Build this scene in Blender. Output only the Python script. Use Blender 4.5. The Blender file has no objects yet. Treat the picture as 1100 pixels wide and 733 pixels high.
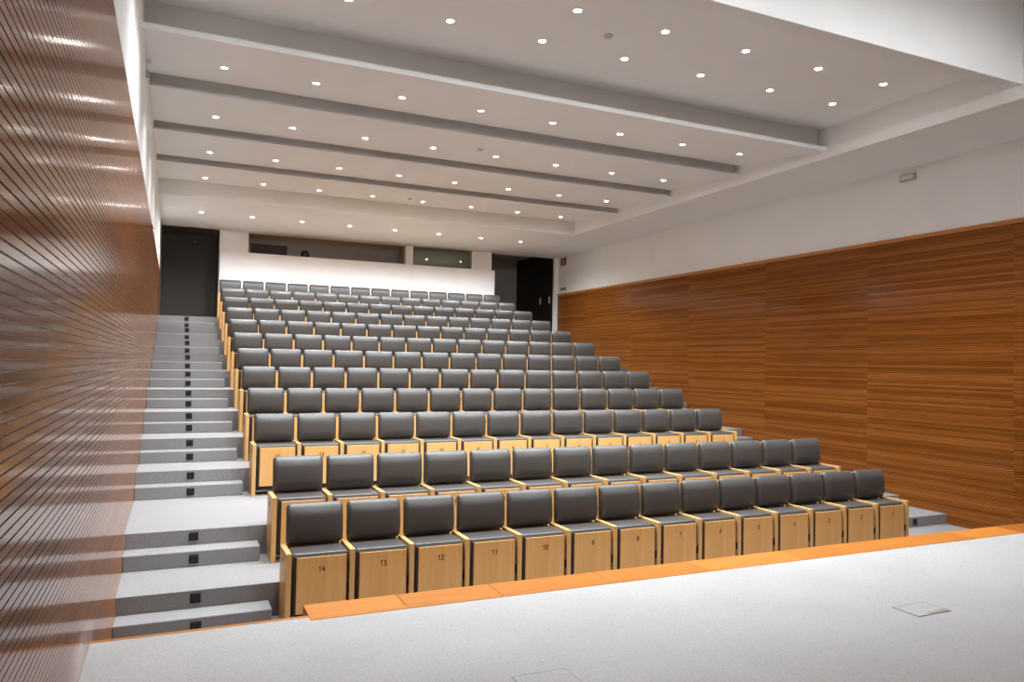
import bpy, bmesh, math, random
from mathutils import Vector, Matrix
random.seed(4)
S = bpy.context.scene
COL = S.collection
PI = math.pi

# ------------------------------------------------------------------ materials
def new_mat(name):
    m = bpy.data.materials.new(name); m.use_nodes = True
    nt = m.node_tree
    return m, nt, nt.nodes['Principled BSDF']

def N(nt, kind, **kw):
    n = nt.nodes.new(kind)
    for k, v in kw.items():
        if k.startswith('i_'):
            n.inputs[k[2:].replace('_', ' ')].default_value = v
        else:
            setattr(n, k, v)
    return n

def noise(nt, scale, detail=3, vec=None, rough=.5):
    n = N(nt, 'ShaderNodeTexNoise'); n.inputs['Scale'].default_value = scale
    n.inputs['Detail'].default_value = detail; n.inputs['Roughness'].default_value = rough
    if vec: nt.links.new(vec, n.inputs['Vector'])
    return n

def ramp(nt, fac, stops):
    r = N(nt, 'ShaderNodeValToRGB')
    e = r.color_ramp.elements
    while len(e) < len(stops): e.new(.5)
    for el, (p, c) in zip(e, stops):
        el.position = p; el.color = (c[0], c[1], c[2], 1)
    nt.links.new(fac, r.inputs['Fac'])
    return r

def coords(nt, scale=(1, 1, 1)):
    t = N(nt, 'ShaderNodeTexCoord'); mp = N(nt, 'ShaderNodeMapping')
    mp.inputs['Scale'].default_value = scale
    nt.links.new(t.outputs['Object'], mp.inputs['Vector'])
    return mp.outputs['Vector']

def bump(nt, bsdf, fac, strength, dist=.002):
    b = N(nt, 'ShaderNodeBump'); b.inputs['Strength'].default_value = strength
    b.inputs['Distance'].default_value = dist
    nt.links.new(fac, b.inputs['Height']); nt.links.new(b.outputs['Normal'], bsdf.inputs['Normal'])

def paint(name, c, rough=.6, var=.03, spec=.3):
    m, nt, b = new_mat(name)
    n = noise(nt, 1.3, 4, coords(nt))
    lo = tuple(x * (1 - var) for x in c); hi = tuple(min(1, x * (1 + var)) for x in c)
    r = ramp(nt, n.outputs['Fac'], [(.3, lo), (.7, hi)])
    nt.links.new(r.outputs['Color'], b.inputs['Base Color'])
    b.inputs['Roughness'].default_value = rough
    b.inputs['Specular IOR Level'].default_value = spec
    return m

def carpet_mat(name, c, amp=.2):
    m, nt, b = new_mat(name)
    v = coords(nt)
    n1 = noise(nt, 95, 3, v, .7); n2 = noise(nt, 2.2, 4, v)
    lo = tuple(x * (1 - amp) for x in c); hi = tuple(x * (1 + amp) for x in c)
    r1 = ramp(nt, n1.outputs['Fac'], [(.36, lo), (.64, hi)])
    r2 = ramp(nt, n2.outputs['Fac'], [(.3, (.95, .95, .95)), (.7, (1.04, 1.04, 1.04))])
    mx = N(nt, 'ShaderNodeMix', data_type='RGBA', blend_type='MULTIPLY'); mx.inputs['Factor'].default_value = 1
    nt.links.new(r1.outputs['Color'], mx.inputs['A']); nt.links.new(r2.outputs['Color'], mx.inputs['B'])
    nt.links.new(mx.outputs['Result'], b.inputs['Base Color'])
    b.inputs['Roughness'].default_value = .95; b.inputs['Specular IOR Level'].default_value = .1
    b.inputs['Sheen Weight'].default_value = .32; b.inputs['Sheen Roughness'].default_value = .6
    bump(nt, b, n1.outputs['Fac'], .5, .004)
    return m

def wood_mat(name, lo, hi, grain=(1, 1, 1), rough=.35, spec=.5, coat=0.0, scale=3):
    m, nt, b = new_mat(name)
    v = coords(nt, grain)
    n = noise(nt, scale, 6, v, .6)
    r = ramp(nt, n.outputs['Fac'], [(.3, lo), (.7, hi)])
    nt.links.new(r.outputs['Color'], b.inputs['Base Color'])
    b.inputs['Roughness'].default_value = rough
    b.inputs['Specular IOR Level'].default_value = spec
    b.inputs['Coat Weight'].default_value = coat
    b.inputs['Coat Roughness'].default_value = .12
    return m

PITCH = .033     # height of one horizontal slat of the wall cladding
def slat_mat(name, dark, mid, light, rough):
    """horizontal veneered slats: every slat length has its own tone, with a grain running along it"""
    m, nt, b = new_mat(name)
    t = N(nt, 'ShaderNodeTexCoord'); sp = N(nt, 'ShaderNodeSeparateXYZ')
    nt.links.new(t.outputs['Object'], sp.inputs['Vector'])
    dz = N(nt, 'ShaderNodeMath', operation='DIVIDE'); dz.inputs[1].default_value = PITCH
    nt.links.new(sp.outputs['Z'], dz.inputs[0])
    fz = N(nt, 'ShaderNodeMath', operation='FLOOR'); nt.links.new(dz.outputs[0], fz.inputs[0])
    dy = N(nt, 'ShaderNodeMath', operation='DIVIDE'); dy.inputs[1].default_value = 2.44
    nt.links.new(sp.outputs['Y'], dy.inputs[0])
    fy = N(nt, 'ShaderNodeMath', operation='FLOOR'); nt.links.new(dy.outputs[0], fy.inputs[0])
    cb = N(nt, 'ShaderNodeCombineXYZ'); nt.links.new(fy.outputs[0], cb.inputs['X']); nt.links.new(fz.outputs[0], cb.inputs['Y'])
    wn = N(nt, 'ShaderNodeTexWhiteNoise', noise_dimensions='3D'); nt.links.new(cb.outputs[0], wn.inputs['Vector'])
    # groups of slats cut from the same sheet
    mp0 = N(nt, 'ShaderNodeMapping'); mp0.inputs['Scale'].default_value = (0, .35, 1.6)
    nt.links.new(t.outputs['Object'], mp0.inputs['Vector'])
    nb = noise(nt, 1.0, 3, mp0.outputs['Vector'])
    mp = N(nt, 'ShaderNodeMapping'); mp.inputs['Scale'].default_value = (3, 1.7, 66)
    nt.links.new(t.outputs['Object'], mp.inputs['Vector'])
    ng = noise(nt, 1.0, 6, mp.outputs['Vector'], .65)
    a1 = N(nt, 'ShaderNodeMath', operation='MULTIPLY_ADD'); a1.inputs[1].default_value = .25
    nt.links.new(wn.outputs['Value'], a1.inputs[0])
    s1 = N(nt, 'ShaderNodeMath', operation='MULTIPLY_ADD'); s1.inputs[1].default_value = .15; s1.inputs[2].default_value = .05
    nt.links.new(nb.outputs['Fac'], s1.inputs[0]); nt.links.new(s1.outputs[0], a1.inputs[2])
    a2 = N(nt, 'ShaderNodeMath', operation='MULTIPLY_ADD'); a2.inputs[1].default_value = .5
    nt.links.new(ng.outputs['Fac'], a2.inputs[0]); nt.links.new(a1.outputs[0], a2.inputs[2])
    r = ramp(nt, a2.outputs[0], [(.30, dark), (.5, mid), (.70, light)])
    nt.links.new(r.outputs['Color'], b.inputs['Base Color'])
    b.inputs['Roughness'].default_value = rough
    b.inputs['Specular IOR Level'].default_value = .15
    return m

def emit_mat(name, c, strength):
    m, nt, b = new_mat(name)
    b.inputs['Base Color'].default_value = (.8, .8, .8, 1)
    b.inputs['Emission Color'].default_value = (*c, 1); b.inputs['Emission Strength'].default_value = strength
    n = noise(nt, 30, 2, coords(nt)); r = ramp(nt, n.outputs['Fac'], [(0, tuple(.97 * x for x in c)), (1, c)])
    nt.links.new(r.outputs['Color'], b.inputs['Emission Color'])
    return m

M = {}
M['white'] = paint('white_wall_paint', (.74, .745, .735))
M['parapet'] = paint('parapet_paint', (.86, .865, .86))
M['ceil'] = paint('ceiling_paint', (.765, .775, .77), .75, .015, .15)
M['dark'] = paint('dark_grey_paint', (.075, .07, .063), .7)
M['recess'] = paint('recess_grey_paint', (.40, .375, .33), .7)
M['booth'] = paint('booth_paint', (.42, .38, .34), .7)
M['black'] = paint('black_plastic', (.012, .011, .011), .45, .05)
M['blackdoor'] = paint('black_door_lacquer', (.014, .009, .008), .5, .1)
M['step_lamp'] = paint('step_light_cover', (.014, .014, .016), .35, .05)
M['metal'] = paint('grey_metal', (.33, .32, .31), .4, .05, .6)
M['carpet'] = carpet_mat('light_grey_carpet', (.235, .239, .246), .2)
M['stage_carpet'] = carpet_mat('stage_carpet', (.42, .423, .426), .13)
M['slat'] = slat_mat('wall_slat_veneer', (.15, .046, .008), (.245, .080, .0145), (.35, .128, .028), .12)
M['groove'] = paint('slat_groove', (.022, .008, .003), .6)
M['trim'] = wood_mat('wall_trim_wood', (.36, .12, .022), (.48, .175, .035), (6, .6, 6), .35)
M['ledge'] = wood_mat('stage_ledge_wood', (.40, .135, .017), (.485, .18, .028), (.8, 7, 7), .5, .2)
M['ledge_dark'] = wood_mat('stage_ledge_wood_darker', (.31, .09, .011), (.39, .125, .018), (.8, 7, 7), .5, .2)
M['ledge_pale'] = wood_mat('stage_ledge_wood_paler', (.47, .165, .024), (.55, .21, .036), (.8, 7, 7), .5, .2)
M['beech'] = wood_mat('beech_panel', (.60, .35, .125), (.68, .42, .17), (9, 9, .7), .4, .4)
M['beech2'] = wood_mat('beech_seat_front', (.62, .345, .112), (.72, .42, .155), (9, 9, .55), .38, .4)
M['fabric'] = None
m, nt, b = new_mat('grey_seat_fabric')
n = noise(nt, 420, 2, coords(nt), .6)
r = ramp(nt, n.outputs['Fac'], [(.3, (.046, .043, .041)), (.7, (.064, .061, .058))])
nt.links.new(r.outputs['Color'], b.inputs['Base Color'])
b.inputs['Roughness'].default_value = .42; b.inputs['Specular IOR Level'].default_value = .5
b.inputs['Sheen Weight'].default_value = .05; b.inputs['Sheen Roughness'].default_value = .5
bump(nt, b, n.outputs['Fac'], .2, .001)
M['fabric'] = m
M['dark_edge'] = paint('seat_piping', (.03, .027, .026), .6)
M['digit'] = paint('seat_number_ink', (.03, .015, .008), .5)
M['lens'] = emit_mat('downlight_lens', (1, .96, .9), 40)
M['ring'] = paint('downlight_ring', (.5, .49, .48), .4)
M['offwhite'] = paint('off_white_plastic', (.62, .58, .53), .45)
M['emerg'] = paint('emergency_lamp_cover', (.42, .36, .31), .35)
M['sign_red'] = paint('red_sign', (.22, .045, .02), .4)
M['sign_pale'] = paint('pale_pictogram', (.62, .50, .36), .5)
M['sign_green'] = paint('dark_green_sign', (.010, .016, .010), .4)
M['sign_dim'] = paint('unlit_pictogram', (.11, .12, .10), .5)
M['label_strip'] = paint('cream_plate', (.34, .30, .20), .5)
M['label_ink'] = paint('plate_ink', (.10, .085, .05), .5)
M['brown_door'] = wood_mat('brown_door_wood', (.055, .018, .011), (.08, .028, .018), (8, 8, .8), .5)
# glass of the second booth window: tinted, see-through and mirroring
m, nt, b = new_mat('booth_glass')
out = nt.nodes['Material Output']; nt.nodes.remove(b)
tr = N(nt, 'ShaderNodeBsdfTransparent'); tr.inputs['Color'].default_value = (.85, .88, .82, 1)
gl = N(nt, 'ShaderNodeBsdfGlossy'); gl.inputs['Roughness'].default_value = .02; gl.inputs['Color'].default_value = (.85, .9, .85, 1)
fr = N(nt, 'ShaderNodeFresnel'); fr.inputs['IOR'].default_value = 2.1
ms = N(nt, 'ShaderNodeMixShader'); nt.links.new(fr.outputs[0], ms.inputs[0]); nt.links.new(tr.outputs[0], ms.inputs[1]); nt.links.new(gl.outputs[0], ms.inputs[2])
nt.links.new(ms.outputs[0], out.inputs['Surface'])
M['glass'] = m

# ------------------------------------------------------------------ mesh helpers
def box(bm, x0, x1, y0, y1, z0, z1, bev=0, seg=2, mi=0, shear=0, sheary0=0):
    vs = [bm.verts.new((x, y, z)) for x in (x0, x1) for y in (y0, y1) for z in (z0, z1)]
    idx = [(0, 1, 3, 2), (4, 6, 7, 5), (0, 4, 5, 1), (2, 3, 7, 6), (0, 2, 6, 4), (1, 5, 7, 3)]
    fs = [bm.faces.new([vs[i] for i in f]) for f in idx]
    for f in fs: f.material_index = mi
    bm.normal_update()
    allv = vs
    if bev:
        es = list({e for f in fs for e in f.edges})
        r = bmesh.ops.bevel(bm, geom=es, offset=bev, segments=seg, profile=.5, affect='EDGES', material=mi)
        allv = list({v for f in r['faces'] for v in f.verts} | {v for f in fs if f.is_valid for v in f.verts})
    if shear:
        for v in allv: v.co.y += (v.co.z - z0) * shear
    return allv

def lathe(bm, prof, seg=24, mi=0, c=(0, 0, 0), axis='Z'):
    rings = []
    for (r, h) in prof:
        ring = []
        for k in range(seg):
            a = 2 * PI * k / seg
            p = (r * math.cos(a), r * math.sin(a), h)
            if axis == 'Y': p = (p[0], p[2], p[1])
            ring.append(bm.verts.new((p[0] + c[0], p[1] + c[1], p[2] + c[2])))
        rings.append(ring)
    for a, b_ in zip(rings, rings[1:]):
        for k in range(seg):
            f = bm.faces.new((a[k], a[(k + 1) % seg], b_[(k + 1) % seg], b_[k])); f.material_index = mi
    for ring in (rings[0], rings[-1]):
        f = bm.faces.new(ring); f.material_index = mi

def extrude_x(bm, prof, x0, x1, mi=0):
    """closed polygon in (y, z) extruded along x"""
    a = [bm.verts.new((x0, y, z)) for y, z in prof]; b_ = [bm.verts.new((x1, y, z)) for y, z in prof]
    n = len(prof)
    for k in range(n):
        f = bm.faces.new((a[k], a[(k + 1) % n], b_[(k + 1) % n], b_[k])); f.material_index = mi
    bm.faces.new(a).material_index = mi; bm.faces.new(b_).material_index = mi

def obj(name, bm, mats, parent=None, loc=(0, 0, 0), smooth=False):
    bmesh.ops.recalc_face_normals(bm, faces=bm.faces)
    me = bpy.data.meshes.new(name); bm.to_mesh(me); bm.free()
    for mm in (mats if isinstance(mats, (list, tuple)) else [mats]): me.materials.append(mm)
    if smooth:
        for p in me.polygons: p.use_smooth = True
        me.set_sharp_from_angle(angle=math.radians(50))
    o = bpy.data.objects.new(name, me); COL.objects.link(o)
    o.location = loc
    if parent: o.parent = parent
    return o

def bmn(): return bmesh.new()
def bx(*a, **k):
    b_ = bmesh.new(); box(b_, *a, **k); return b_

def struct(o): o['kind'] = 'structure'; return o
def tag(o, label, cat, group=None):
    o['label'] = label; o['category'] = cat
    if group: o['group'] = group
    return o
def empty(name, loc=(0, 0, 0)):
    o = bpy.data.objects.new(name, None); COL.objects.link(o); o.location = loc; o.empty_display_size = .1
    return o

ORD = ['', 'first', 'second', 'third', 'fourth', 'fifth', 'sixth', 'seventh', 'eighth', 'ninth', 'tenth', 'eleventh', 'twelfth',
       'thirteenth', 'fourteenth', 'fifteenth', 'sixteenth', 'seventeenth', 'eighteenth', 'nineteenth', 'twentieth',
       'twenty-first', 'twenty-second', 'twenty-third']

# ------------------------------------------------------------------ dimensions (metres)
P = .55                      # seat pitch
XL, XR = -1.365, 9.83        # faces of the two wood claddings
ZW = 4.46                    # top of the cladding
XB = 8.25                    # inner face of the bulkhead along the right wall
YB = 13.85                   # back wall
ZS = .68                     # stage floor
SOF = 5.635                   # soffit
def row_yz(i):               # front of row i (1..12) and its floor height
    if i == 1: return 0.0, 0.0
    if i == 2: return 1.0815, .3
    return 3.2273 + (i - 3) * 1.0815, .3 * (i - 1)

# ------------------------------------------------------------------ floor, steps
bm = bmn()
prof = [(-1.74, -.3), (-1.74, 0)]
z = 0
for i in range(1, 12):
    y = row_yz(i)[0] + .42
    prof += [(y, z), (y, z + .3)]; z += .3
prof += [(16.9, z), (16.9, -.3)]
extrude_x(bm, prof, XL - .02, 7.72)
right = [(1.006, .15), (1.82, .3), (2.14, .45), (4.12, .6), (4.44, .75)]
for k in range(8):
    right += [(5.2 + 1.08 * k, .9 + .3 * k), (5.52 + 1.08 * k, 1.05 + .3 * k)]
right += [(13.84, 3.3)]
pr = [(-1.74, -.3), (-1.74, 0)]; z = 0
for (y, zz) in right:
    pr += [(y, z), (y, zz)]; z = zz
pr += [(16.9, z), (16.9, -.3)]
extrude_x(bm, pr, 7.72, XR + .02)
struct(obj('floor', bm, M['carpet']))

# carpeted half steps of the left aisle
for i in range(1, 12):
    y = row_yz(i)[0] + .42; z = .3 * (i - 1)
    b_ = bx(0, XL * -1 - .135, 0, .268, 0, .15, bev=.006, seg=1)
    o = obj('carpeted_step', b_, M['carpet'], loc=(XL, y - .27, z))
    pl = 'nearest the stage' if i == 1 else ('topmost below the dark doorway' if i == 11 else ORD[i] + ' one up from the stage')
    tag(o, 'grey carpeted half step on the left aisle, ' + pl, 'step', 'half steps of the left aisle')
# step lights
def step_light(x, y, z, label, group):
    e = empty('step_light', (x, y, z))
    tag(e, label, 'step light', group)
    obj('frame', bx(-.043, .043, -.008, -.001, -.043, .043, bev=.002, seg=1), M['black'], e)
    obj('lens_cover', bx(-.034, .034, -.012, -.008, -.034, .034, bev=.001, seg=1), M['step_lamp'], e)
n = 0
for i in range(1, 12):
    y = row_yz(i)[0] + .42; z = .3 * (i - 1)
    for (yy, zz) in ((y - .27, z + .075), (y, z + .235)):
        n += 1
        pl = 'lowest riser' if n == 1 else ('highest riser' if n == 22 else ORD[n] + ' riser up')
        step_light(-.746, yy, zz, 'square dark step light in the %s of the left aisle stairs' % pl, 'step lights of the left aisle')
step_light(9.13, 1.006, .08, 'square dark step light in the first riser of the right aisle, by seat 1', None)

# stage
bm = bmn(); box(bm, XL - .02, XR + .02, -9, -1.765, -.3, ZS)
o = struct(obj('stage_floor', bm, M['stage_carpet']))
bm = bmn(); box(bm, XL - .0, -.13, -1.765, -1.735, -.3, ZS + .002)
struct(obj('trim_1', bm, M['ledge']))
# wide wooden ledge along the stage front, made of boards
bm = bmn()
xs = [-.14, .50, 1.20, 2.10, 3.02, 4.05, 5.1, 6.28, 7.03, 8.2, XR - .001]
tone = [2, 2, 0, 0, 2, 0, 0, 2, 1, 1]
tone[1] = 0
for k in range(10):
    box(bm, xs[k] + .0015, xs[k + 1] - .0015, -1.835, -1.52, ZS - .03, ZS + .004, bev=.003, seg=1, mi=tone[k])
box(bm, -.139, XR - .001, -1.764, -1.521, 0, ZS - .031, mi=3)
struct(obj('trim_2', bm, [M['ledge'], M['ledge_dark'], M['ledge_pale'], M['trim']]))
# floor hatches in the stage carpet
def hatch(x0, x1, y0, y1, label, grip):
    e = empty('floor_hatch', ((x0 + x1) / 2, (y0 + y1) / 2, ZS))
    tag(e, label, 'floor box')
    w, d = (x1 - x0) / 2, (y1 - y0) / 2
    obj('lid', bx(-w + .004, w - .004, -d + .004, d - .004, .0005, .004), M['stage_carpet'], e)
    b_ = bmn()
    for a in ((-w, w, d - .004, d), (-w, w, -d, -d + .004), (-w, -w + .004, -d + .004, d - .004), (w - .004, w, -d + .004, d - .004)):
        box(b_, *a, .0005, .005)
    obj('rim', b_, M['metal'], e)
    if grip:
        obj('grip', bx(-.03, .09, -d + .012, -d + .035, .004, .007, bev=.001, seg=1), M['metal'], e)
        obj('plate', bx(.09, w - .01, -d + .006, -d + .05, .004, .006), M['label_strip'], e)
hatch(.69, 1.006, -3.41, -3.088, 'square floor box lid in the stage carpet at the bottom edge of the picture', False)
hatch(3.62, 3.945, -3.225, -3.02, 'small floor box lid with metal grip in the stage carpet on the right', True)

# ------------------------------------------------------------------ walls
def cladding(name, x, side):
    """horizontal slats with V grooves; side=+1 faces +x"""
    b_ = bmn()
    n = int(round((ZW + .3) / PITCH))
    z0 = ZW - n * PITCH
    pts = []
    for k in range(n):
        a = z0 + k * PITCH
        pts += [(-.007, a, 1), (-.007, a + .0035, 1), (0, a + .0050, 0), (0, a + PITCH - .0015, 0)]
    pts.append((-.007, ZW, 1))
    L, R = [], []
    y0, y1 = -9.0, YB + .02
    for d, z, _ in pts:
        L.append(b_.verts.new((x + side * d, y0, z))); R.append(b_.verts.new((x + side * d, y1, z)))
    for k in range(len(pts) - 1):
        f = b_.faces.new((L[k], R[k], R[k + 1], L[k + 1]))
        f.material_index = 1 if pts[k][2] and pts[k + 1][2] else 0
    bk = x - side * .03
    v = [b_.verts.new((bk, y, zz)) for y, zz in ((y0, z0), (y1, z0), (y1, ZW), (y0, ZW))]
    b_.faces.new(v)
    b_.faces.new((L[-1], R[-1], v[2], v[3])); b_.faces.new((L[0], R[0], v[1], v[0]))
    b_.faces.new(L + [v[3], v[0]]); b_.faces.new(R + [v[2], v[1]])
    return struct(obj(name, b_, [M['slat'], M['groove']]))
cladding('wall_left_cladding', XL, 1)
cladding('wall_right_cladding', XR, -1)
struct(obj('wall_left', bx(XL - .25, XL - .005, -9, 17, -.3, 7.4), M['white']))
struct(obj('wall_right', bx(XR + .01, XR + .25, -9, 17, -.3, 7.4), M['white']))
struct(obj('trim_3', bx(XR - .022, XR + .012, -9, YB + .02, ZW - .02, ZW + .045, bev=.004, seg=1), M['trim']))
struct(obj('wall_stage', bx(XL - .25, XR + .25, -9.2, -9, -.3, 7.4), M['trim']))

# back wall: columns, parapet, booth windows, recesses
b_ = bmn()
box(b_, .0, .70, YB, YB + .2, 3.3, 5.9)              # left column
box(b_, .70, 7.58, YB, YB + .2, 3.3, 5.085)          # wall under the windows
box(b_, 4.94, 5.15, YB, YB + .2, 5.085, 5.9)         # narrow column
box(b_, 6.96, 7.58, YB, YB + .2, 5.085, 5.9)         # right column
box(b_, 9.72, XR + .02, YB - .0, YB + .12, 3.3, 5.9) # jamb beside the right wall
struct(obj('wall_back', b_, M['parapet']))
struct(obj('parapet', bx(.02, 7.665, YB - .07, YB, 3.3, 5.09, bev=.004, seg=1), M['parapet']))
# booth and recess shells
b_ = bmn()
box(b_, .02, 7.4, 14.75, 14.85, 3.3, 5.9)
box(b_, .02, 7.4, YB + .2, 14.8, 5.80, 5.9)
box(b_, .02, .12, YB + .2, 14.75, 3.3, 5.8)
box(b_, 4.98, 5.12, YB + .2, 14.75, 3.3, 5.8)
box(b_, 7.3, 7.4, YB + .2, 14.75, 3.3, 5.8)
struct(obj('wall_booth', b_, M['booth']))
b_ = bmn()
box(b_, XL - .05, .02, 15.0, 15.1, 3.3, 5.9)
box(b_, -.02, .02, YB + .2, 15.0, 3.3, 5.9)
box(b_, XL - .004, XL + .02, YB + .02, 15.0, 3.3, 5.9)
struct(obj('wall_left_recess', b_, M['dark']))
b_ = bmn()
box(b_, 7.4, 9.8, 16.7, 16.8, 3.3, 6)
box(b_, 7.40, 7.5, YB + .2, 16.7, 3.3, 6)
box(b_, 9.76, 9.84, YB + .12, 16.7, 3.3, 6)
box(b_, 7.5, 9.8, YB + .2, 16.7, 5.87, 6)
struct(obj('wall_right_recess', b_, M['recess']))
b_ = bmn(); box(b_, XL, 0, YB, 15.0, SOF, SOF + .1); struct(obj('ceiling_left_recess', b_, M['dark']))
# doors
d = struct(obj('door_1', bx(9.715, 9.76, YB + .13, 15.27, 3.3, 5.862, bev=.004, seg=1), M['blackdoor']))
struct(obj('door_2', bx(9.715, 9.76, 15.28, 16.69, 3.3, 5.862, bev=.004, seg=1), M['blackdoor']))
for yy in (14.81, 14.16):
    obj('door_handle', bx(9.68, 9.715, yy - .035, yy + .035, 4.24, 4.45, bev=.008, seg=2), M['recess'], d)
d = struct(obj('door_3', bx(.84, 1.78, 14.70, 14.75, 3.3, 5.475, bev=.004, seg=1), M['brown_door']))
obj('door_handle', bx(1.66, 1.70, 14.66, 14.70, 4.2, 4.36, bev=.008, seg=2), M['metal'], d)
# window 2: framed glass pane
w = struct(obj('window_1', bx(5.15, 6.96, YB + .06, YB + .068, 5.085, SOF + .02), M['glass']))
b_ = bmn()
box(b_, 5.15, 5.158, YB + .05, YB + .08, 5.09, SOF); box(b_, 6.952, 6.96, YB + .05, YB + .08, 5.09, SOF)
box(b_, 5.158, 6.952, YB + .05, YB + .08, 5.086, 5.094)
obj('window_frame', b_, M['recess'], w)

# ------------------------------------------------------------------ ceiling: stepped panels, bulkhead, soffit, front beam
TEETH = [(1.87, 5.745, 3.89, 5.985), (3.89, 5.82, 5.91, 5.952), (5.91, 5.825, 7.94, 5.942), (7.94, 5.825, 9.94, 5.962)]
UP = 6.12
def ceil_z(y):
    if y < 1.87: return UP
    for a, za, b2, zb in TEETH:
        if a <= y < b2: return za + (zb - za) * (y - a) / (b2 - a)
    return SOF
b_ = bmn()
prof = [(-.9, UP), (2.06, UP), (2.06, 5.812), (1.87, 5.81), (1.87, 5.745)]  # first step: face set back above its lip so it falls into shade
def shade_slot(y, zprev, znext):      # next panel's thin lip; recess added behind it to darken the step face
    return [(y - .02, zprev), (y - .02, zprev + .12), (y + .11, zprev + .12), (y + .11, znext + .026), (y, znext + .026), (y, znext)]
prof += shade_slot(3.89, 5.985, 5.82) + shade_slot(5.91, 5.952, 5.825) + shade_slot(7.94, 5.942, 5.825)
prof += [(9.94, 5.962), (9.955, 5.962), (9.955, 5.675), (9.94, 5.675), (9.94, SOF), (YB + .2, SOF), (YB + .2, 7.2), (-.9, 7.2)]
extrude_x(b_, prof, XL - .01, XB)
struct(obj('ceiling', b_, M['ceil']))
struct(obj('ceiling_bulkhead', bx(XB, XR + .02, -9, YB + .2, SOF, 7.2), M['ceil']))
struct(obj('ceiling_beam', bx(XL - .01, XB, -1.1, -.9, 5.8, 7.2, bev=.004, seg=1), M['white']))
struct(obj('ceiling_stage', bx(XL - .1, XR + .1, -9, -1.1, 7.1, 7.3), M['ceil']))

# ------------------------------------------------------------------ downlights
def downlight_meshes():
    r = bmn(); lathe(r, [(.041, .004), (.041, -.004), (.044, -.005), (.049, -.003), (.051, 0), (.051, .004)], 24)
    ring = obj('ring', r, M['ring'], smooth=True)
    l = bmn(); lathe(l, [(.040, .003), (.040, -.0025), (.03, -.0035), (.004, -.004)], 24)
    lens = obj('lens', l, M['lens'], smooth=True)
    return ring, lens
RING, LENS = downlight_meshes()
DX = [-.52, .58, 1.71, 2.85, 3.985, 5.15, 6.32, 7.48]
ROWS = [('in the row nearest the front beam', .22, 'U'), ('just before the first ceiling step', 1.06, 'U'), ('between the first and second ceiling steps', 2.98, 'T'),
        ('between the second and third ceiling steps', 5.1, 'T'), ('between the third and fourth ceiling steps', 7.18, 'T'),
        ('between the fourth and last ceiling steps', 9.29, 'T'), ('in the row before the back wall', 11.58, 'T')]
DOWN_W, STAGE_W, SPOT_W = 155.0, 22.0, 95.0
WARM = (.97, 1, 1.03)
first = True
def downlight(x, y, z, tilt, label, group, power, half=59, blend=.85):
    global first
    e = empty('recessed_downlight', (x, y, z)); e.rotation_euler = (tilt, 0, 0)
    tag(e, label, 'ceiling light', group)
    for src in (RING, LENS):
        c = src if first else src.copy()
        if not first: COL.objects.link(c)
        c.parent = e
    first = False
    ld = bpy.data.lights.new('downlight_lamp', 'SPOT'); ld.energy = power; ld.color = WARM
    ld.spot_size = math.radians(2 * half); ld.spot_blend = blend; ld.shadow_soft_size = .045
    lo = bpy.data.objects.new('downlight_lamp', ld); COL.objects.link(lo); lo.parent = e; lo.location = (0, 0, -.012)
for ri, (rn, y, kind) in enumerate(ROWS):
    z = ceil_z(y); tl = 0
    for a, za, b2, zb in TEETH:
        if a <= y < b2: tl = math.atan2(zb - za, b2 - a)
    for k, x in enumerate(DX):
        pl = 'leftmost' if k == 0 else ('rightmost' if k == 7 else ORD[k + 1] + ' from the left')
        downlight(x, y, z - .003, tl, 'lit downlight, %s, %s' % (pl, rn), 'downlights ' + rn, DOWN_W * (.78 if ri == 6 else 1), 80 if ri == 6 else 56, .6 if ri == 6 else 1)
# stage downlights (over the stage, outside the picture)
for k, x in enumerate((.6, 3.0, 5.4, 7.4)):
    for j, y in enumerate((-3.0, -5.6)):
        downlight(x, y, 7.095, 0, 'lit round downlight over the %s of the stage, %s from the left' % (('front', 'rear')[j], ORD[k + 1]), 'stage downlights', STAGE_W, 75, .5)
# batten with stage spotlights just below the level of the beam
BY, BZ = -4.6, 5.785
e = empty('lighting_bar', (4, BY, BZ + .16)); tag(e, 'long dark lighting bar hanging over the stage front', 'lighting bar')
b_ = bmn(); lathe(b_, [(.024, -4.2), (.024, 4.2)], 16)
for v in b_.verts: v.co = Vector((v.co.z, v.co.y, v.co.x))
obj('tube', b_, M['metal'], e, smooth=True)
for k in (-3, 3):
    obj('hanger', bx(k - .012, k + .012, -.012, .012, .02, 7.1 - BZ - .16), M['metal'], e)
for k, x in enumerate((.4, 2.5, 4.6, 6.7)):
    e = empty('stage_spotlight', (x, BY, BZ)); tag(e, 'black stage spotlight under the lighting bar, %s from the left' % ORD[k + 1], 'spotlight', 'stage spotlights')
    b_ = bmn(); lathe(b_, [(.055, -.2), (.075, -.17), (.075, .07), (.082, .075), (.082, .1), (.07, .1), (.07, .08)], 20, axis='Y')
    obj('body', b_, M['black'], e, smooth=True)
    b_ = bmn(); lathe(b_, [(.068, .081), (.068, .084), (.02, .092)], 20, axis='Y'); obj('lens', b_, M['lens'], e, smooth=True)
    obj('yoke', bx(-.015, .015, -.02, .02, .076, .134), M['black'], e)
    ld = bpy.data.lights.new('spotlight_lamp', 'SPOT'); ld.energy = SPOT_W; ld.color = WARM
    ld.spot_size = math.radians(112); ld.spot_blend = .7; ld.shadow_soft_size = .06
    lo = bpy.data.objects.new('spotlight_lamp', ld); COL.objects.link(lo); lo.parent = e
    lo.location = (0, .12, 0); lo.rotation_euler = (math.radians(57), 0, 0)

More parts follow.
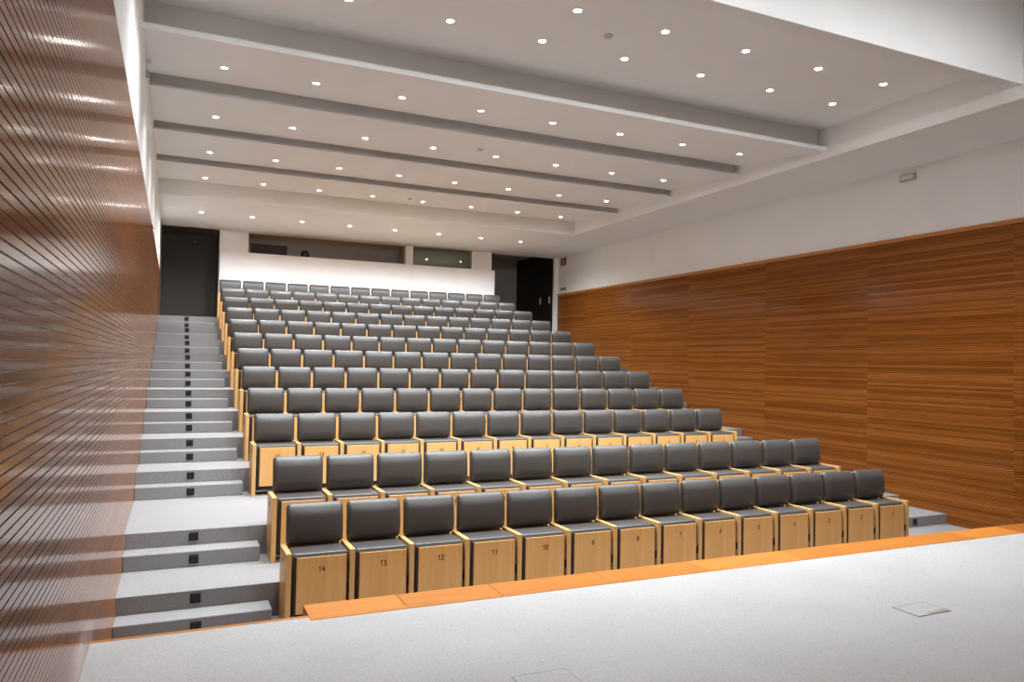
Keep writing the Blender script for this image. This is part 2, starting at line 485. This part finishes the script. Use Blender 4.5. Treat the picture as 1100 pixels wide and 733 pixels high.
# ceiling detectors
def detector(x, y, label):
    e = empty('smoke_detector', (x, y, ceil_z(y))); tag(e, label, 'smoke detector')
    b_ = bmn(); lathe(b_, [(.055, .003), (.055, -.012), (.045, -.018)], 20); obj('base', b_, M['offwhite'], e, smooth=True)
    b_ = bmn(); lathe(b_, [(.033, -.018), (.033, -.034), (.02, -.042)], 20); obj('sensor_head', b_, M['offwhite'], e, smooth=True)
detector(3.47, .60, 'white round smoke detector on the high front ceiling between downlights')
detector(3.544, 4.72, 'white round smoke detector on the ceiling just behind the second ceiling step')
detector(3.617, 9.05, 'white round smoke detector on the ceiling just before the last ceiling step')

# ------------------------------------------------------------------ small wall things
e = empty('emergency_light', (XR + .0101, 1.66, 5.47)); tag(e, 'unlit emergency light box high on the right wall', 'emergency light')
obj('housing', bx(-.05, -.0005, -.135, .135, -.055, .055, bev=.012, seg=2), M['emerg'], e, smooth=True)
obj('diffuser', bx(-.062, -.05, -.11, .11, -.03, .035, bev=.006, seg=2), M['offwhite'], e, smooth=True)
# red sign and pale plate on the right wall near the far doorway
e = empty('fire_sign', (XR + .01, 13.51, 5.48)); tag(e, 'small red fire sign with a pale pictogram beside the right doorway', 'sign')
obj('panel', bx(-.008, -.001, -.17, .17, -.115, .115, bev=.002, seg=1), M['sign_red'], e)
b_ = bmn(); box(b_, -.0095, -.0082, -.045, .045, -.085, .04); box(b_, -.0095, -.0082, -.025, .025, .042, .062); box(b_, -.0095, -.0082, -.06, .01, .064, .078)
obj('pictogram', b_, M['sign_pale'], e)
e = empty('wall_plate', (XR + .01, 13.50, 4.64)); tag(e, 'narrow pale plate on the right wall below the red sign', 'wall plate')
obj('panel', bx(-.008, -.001, -.2, .2, -.045, .045, bev=.002, seg=1), M['label_strip'], e)
b_ = bmn()
for k in range(4): box(b_, -.0092, -.0082, -.16 + k * .085, -.10 + k * .085, -.018, .02)
obj('marking', b_, M['label_ink'], e)
# unlit exit sign in the left doorway
e = empty('exit_sign', (-.633, 15.0, 5.44)); tag(e, 'unlit dark exit sign in the dark doorway at the top of the left aisle', 'exit sign')
obj('panel', bx(-.165, .165, -.03, -.001, -.08, .08, bev=.004, seg=1), M['sign_green'], e)
b_ = bmn()   # arrow
v = [b_.verts.new(p) for p in ((.02, -.032, .0), (.06, -.032, .045), (.06, -.032, .018), (.13, -.032, .018), (.13, -.032, -.018), (.06, -.032, -.018), (.06, -.032, -.045))]
b_.faces.new(v); obj('pictogram', b_, M['sign_dim'], e)
# sensor box under the ceiling at the left wall
e = empty('wall_sensor', (XL - .005, 2.9, 5.72)); tag(e, 'small white box high on the left wall under the first ceiling step', 'sensor')
obj('housing', bx(.001, .06, -.05, .05, -.06, .06, bev=.01, seg=2), M['offwhite'], e, smooth=True)
obj('bracket', bx(.001, .03, -.02, .02, -.14, -.06), M['metal'], e)
for yy, s in ((-2.037, 'nearest the stage'), (6.68, 'farther back, by the rear rows')):
    e = empty('wall_hook', (XL, yy, ZW)); tag(e, 'tiny dark hook on top of the left cladding, ' + s, 'hook', 'hooks on the left cladding')
    obj('plate', bx(-.004, .012, -.02, .02, -.05, .004), M['black'], e)
    obj('prong', bx(.012, .032, -.006, .006, -.05, -.04), M['black'], e)
# dark round-topped lamp behind the booth sill
e = empty('booth_lamp', (2.16, YB + .13, 5.085)); tag(e, 'small dark round-topped device on the sill of the left booth window', 'lamp')
b_ = bmn(); lathe(b_, [(.075, 0), (.085, .012), (.085, .02), (.07, .026)], 24); obj('base', b_, M['black'], e, smooth=True)
b_ = bmn(); lathe(b_, [(.02, -.055), (.09, -.045), (.112, -.01), (.112, .03), (.085, .055), (.02, .06)], 24, axis='Y', c=(0, 0, .095)); obj('head', b_, M['black'], e, smooth=True)
b_ = bmn(); lathe(b_, [(.05, -.052), (.045, -.06), (.01, -.063)], 20, axis='Y', c=(0, 0, .095)); obj('lens', b_, M['dark'], e, smooth=True)

# ------------------------------------------------------------------ seats
STROKES = {   # strokes of each numeral on a 1 x 2 cell
 '0': [[(0, .3), (0, 1.7), (.3, 2), (.7, 2), (1, 1.7), (1, .3), (.7, 0), (.3, 0), (0, .3)]],
 '1': [[(.1, 1.55), (.6, 2), (.6, 0)]],
 '2': [[(0, 1.6), (.25, 2), (.75, 2), (1, 1.65), (1, 1.3), (0, 0), (1, 0)]],
 '3': [[(0, 1.75), (.25, 2), (.75, 2), (1, 1.7), (1, 1.35), (.7, 1.05), (.35, 1.05)], [(.7, 1.05), (1, .75), (1, .3), (.75, 0), (.25, 0), (0, .25)]],
 '4': [[(.35, 2), (0, .65), (1, .65)], [(.72, 1.25), (.72, 0)]],
 '5': [[(1, 2), (.05, 2), (.05, 1.15), (.7, 1.2), (1, .9), (1, .3), (.7, 0), (.25, 0), (0, .25)]],
 '6': [[(.8, 2), (.3, 1.6), (0, .95), (0, .3), (.3, 0), (.7, 0), (1, .3), (1, .8), (.7, 1.1), (.3, 1.1), (0, .85)]],
 '7': [[(0, 2), (1, 2), (.35, 0)]],
 '8': [[(.3, 1.07), (.05, 1.35), (.05, 1.75), (.3, 2), (.7, 2), (.95, 1.75), (.95, 1.35), (.7, 1.07), (.3, 1.07), (0, .78), (0, .28), (.3, 0), (.7, 0), (1, .28), (1, .78), (.7, 1.07)]],
 '9': [[(.2, 0), (.7, .4), (1, 1.05), (1, 1.7), (.7, 2), (.3, 2), (0, 1.7), (0, 1.2), (.3, .9), (.7, .9), (1, 1.15)]]}
def digits_mesh(n):
    t = str(n); w_, h_, gap, th = .019, .045, .013, .0040
    x = -(len(t) * w_ + (len(t) - 1) * gap) / 2
    b_ = bmn()
    for ch in t:
        for line in STROKES[ch]:
            for p0, p1 in zip(line, line[1:]):
                a_ = Vector((x + p0[0] * w_, p0[1] / 2 * h_ - h_ / 2)); c_ = Vector((x + p1[0] * w_, p1[1] / 2 * h_ - h_ / 2))
                d_ = (c_ - a_).normalized() * th; q_ = Vector((-d_.y, d_.x)); a_ = a_ - d_ * .8; c_ = c_ + d_ * .8
                b_.faces.new([b_.verts.new((v.x, 0, v.y)) for v in (a_ + q_, a_ - q_, c_ - q_, c_ + q_)])
        x += w_ + gap
    for f in b_.faces:
        f.normal_update()
        if f.normal.y > 0: f.normal_flip()
    me = bpy.data.meshes.new('seat_number'); b_.to_mesh(me); b_.free()
    me.materials.append(M['digit'])
    return me
DIG = {n: digits_mesh(n) for n in range(1, 15)}

def seat_protos():
    p = {}
    p['seat_cushion'] = obj('seat_cushion', bx(.013, .493, .036, .345, .10, .634, bev=.022, seg=4), M['fabric'], smooth=True)
    b_ = bmn(); box(b_, .024, .492, .018, .046, .104, .613, bev=.006, seg=2); p['edge_trim'] = obj('edge_trim', b_, M['dark_edge'])
    p['front_panel'] = obj('front_panel', bx(.045, .478, .010, .024, .118, .604, bev=.0025, seg=1), M['beech2'])
    # backrest cushion: thick rounded pillow leaning back
    b_ = bmn()
    prof = [(.364, .642), (.344, .647), (.326, .661), (.312, .688), (.302, .724), (.297, .770), (.297, .840), (.2995, .900), (.306, .940),
            (.318, .973), (.335, .997), (.355, 1.010), (.374, 1.009), (.389, .996), (.396, .97), (.398, .90), (.396, .80), (.392, .70), (.384, .658), (.370, .644)]
    n_ = len(prof); cy, cz = .347, .83
    nrm = []
    for q in range(n_):
        (ya, za), (yb, zb) = prof[q - 1], prof[(q + 1) % n_]
        l_ = math.hypot(yb - ya, zb - za); nrm.append(((zb - za) / l_, -(yb - ya) / l_))
    x0, x1, rr = -.004, .508, .042
    st = [(x0 + rr * (1 - math.cos(t * PI / 10)), rr * (1 - math.sin(t * PI / 10))) for t in range(0, 6)]
    st = st + [(.15, 0), (.252, 0), (.354, 0)] + [(x1 - (x - x0), d_) for x, d_ in reversed(st)]
    rings = []
    for x, d_ in st:
        u = (x - .252) / .256
        ring = []
        for (yy, zz), (ny, nz) in zip(prof, nrm):
            dd = min(d_, .042)
            y2, z2 = yy + ny * dd, zz + nz * dd
            if yy < .31: y2 -= .012 * (1 - u * u)
            ring.append(b_.verts.new((x, y2 + (z2 - .642) * .07, z2)))
        rings.append(ring)
    for ra, rb in zip(rings, rings[1:]):
        for q in range(n_): b_.faces.new((ra[q], ra[(q + 1) % n_], rb[(q + 1) % n_], rb[q]))
    b_.faces.new(rings[0]); b_.faces.new(rings[-1])
    p['backrest'] = obj('backrest', b_, M['fabric'], smooth=True)
    b_ = bmn(); box(b_, .012, .492, .40, .414, .20, .985, bev=.004, seg=1)
    for v in b_.verts: v.co.y += max(0, v.co.z - .664) * .07
    p['back_shell'] = obj('back_shell', b_, M['beech'])
    p['side_panel'] = obj('side_panel', bx(-.046, 0, 0, .40, 0, .648, bev=.003, seg=2), M['beech'])
    b_ = bmn(); box(b_, .0005, .5035, .10, .14, .035, .06); box(b_, .0005, .5035, .30, .34, .035, .06)
    p['base_rail'] = obj('base_rail', b_, M['metal'])
    p['hinge'] = obj('hinge', bx(.4925, .5035, .005, .06, .27, .35, bev=.003, seg=1), M['black'])
    p['label_plate'] = obj('label_plate', bx(-.0485, -.046, .20, .222, .53, .575), M['black'])
    return p
PR = seat_protos()
used = set()
def part(name, parent, loc=(0, 0, 0)):
    src = PR[name]
    if name in used:
        c = src.copy(); COL.objects.link(c)
    else:
        c = src; used.add(name)
    c.parent = parent; c.location = loc
    return c
NAMES = ['front row', 'second row', 'third row, behind the cross aisle', 'fourth row', 'fifth row', 'sixth row', 'seventh row', 'eighth row', 'ninth row', 'tenth row', 'eleventh row', 'topmost row']
for i in range(1, 13):
    y, z = row_yz(i)
    for k in range(14):
        num = 14 - k
        e = empty('auditorium_seat', (k * P, y, z))
        pl = 'leftmost' if k == 0 else ('rightmost' if k == 13 else ORD[k + 1] + ' from the left')
        if i == 1:
            lb = 'grey folding auditorium seat numbered %d on its beech front, in the front row' % num
        else:
            lb = 'grey auditorium seat, %s in the %s' % (pl, NAMES[i - 1])
        tag(e, lb, 'seat', 'grey seats of the ' + NAMES[i - 1].split(',')[0])
        part('side_panel', e)
        for nm in ('seat_cushion', 'back_shell', 'backrest', 'base_rail', 'hinge'): part(nm, e)
        c = PR['seat_cushion'] if (i == 1 and k == 0) else None
        part('edge_trim', e)
        fp = part('front_panel', e)
        d = bpy.data.objects.new('seat_number', DIG[num]); COL.objects.link(d); d.parent = fp; d.location = (.261, .0092, .496)
        if k == 0: part('label_plate', e)
        if k == 13: part('side_panel', e, (P, 0, 0))

# ------------------------------------------------------------------ camera, world, colour
cd = bpy.data.cameras.new('camera'); cam = bpy.data.objects.new('camera', cd); COL.objects.link(cam)
C = Vector((-.96859808, -6.69059029, 2.32947516))
F = Vector((.41108534, .91110183, .03003835)); R = Vector((.9111487, -.41169324, .01779669)); U = Vector((-.02858118, -.02005345, .9993903))
mw = Matrix(((R.x, U.x, -F.x, C.x), (R.y, U.y, -F.y, C.y), (R.z, U.z, -F.z, C.z), (0, 0, 0, 1)))
cam.matrix_world = mw
cd.sensor_fit = 'HORIZONTAL'; cd.sensor_width = 36; cd.lens = 801.27 / 1100 * 36; cd.clip_start = .05; cd.clip_end = 200
S.camera = cam
w = bpy.data.worlds.new('world'); S.world = w; w.use_nodes = True
w.node_tree.nodes['Background'].inputs['Color'].default_value = (.02, .02, .02, 1)
S.view_settings.view_transform = 'Standard'; S.view_settings.look = 'None'
S.view_settings.gamma = 1; S.view_settings.use_curve_mapping = False
S.view_settings.exposure = 1.2
S.cycles.max_bounces = 10; S.cycles.diffuse_bounces = 6; S.cycles.glossy_bounces = 4
S.cycles.use_denoising = True
S.cycles.sample_clamp_indirect = 8
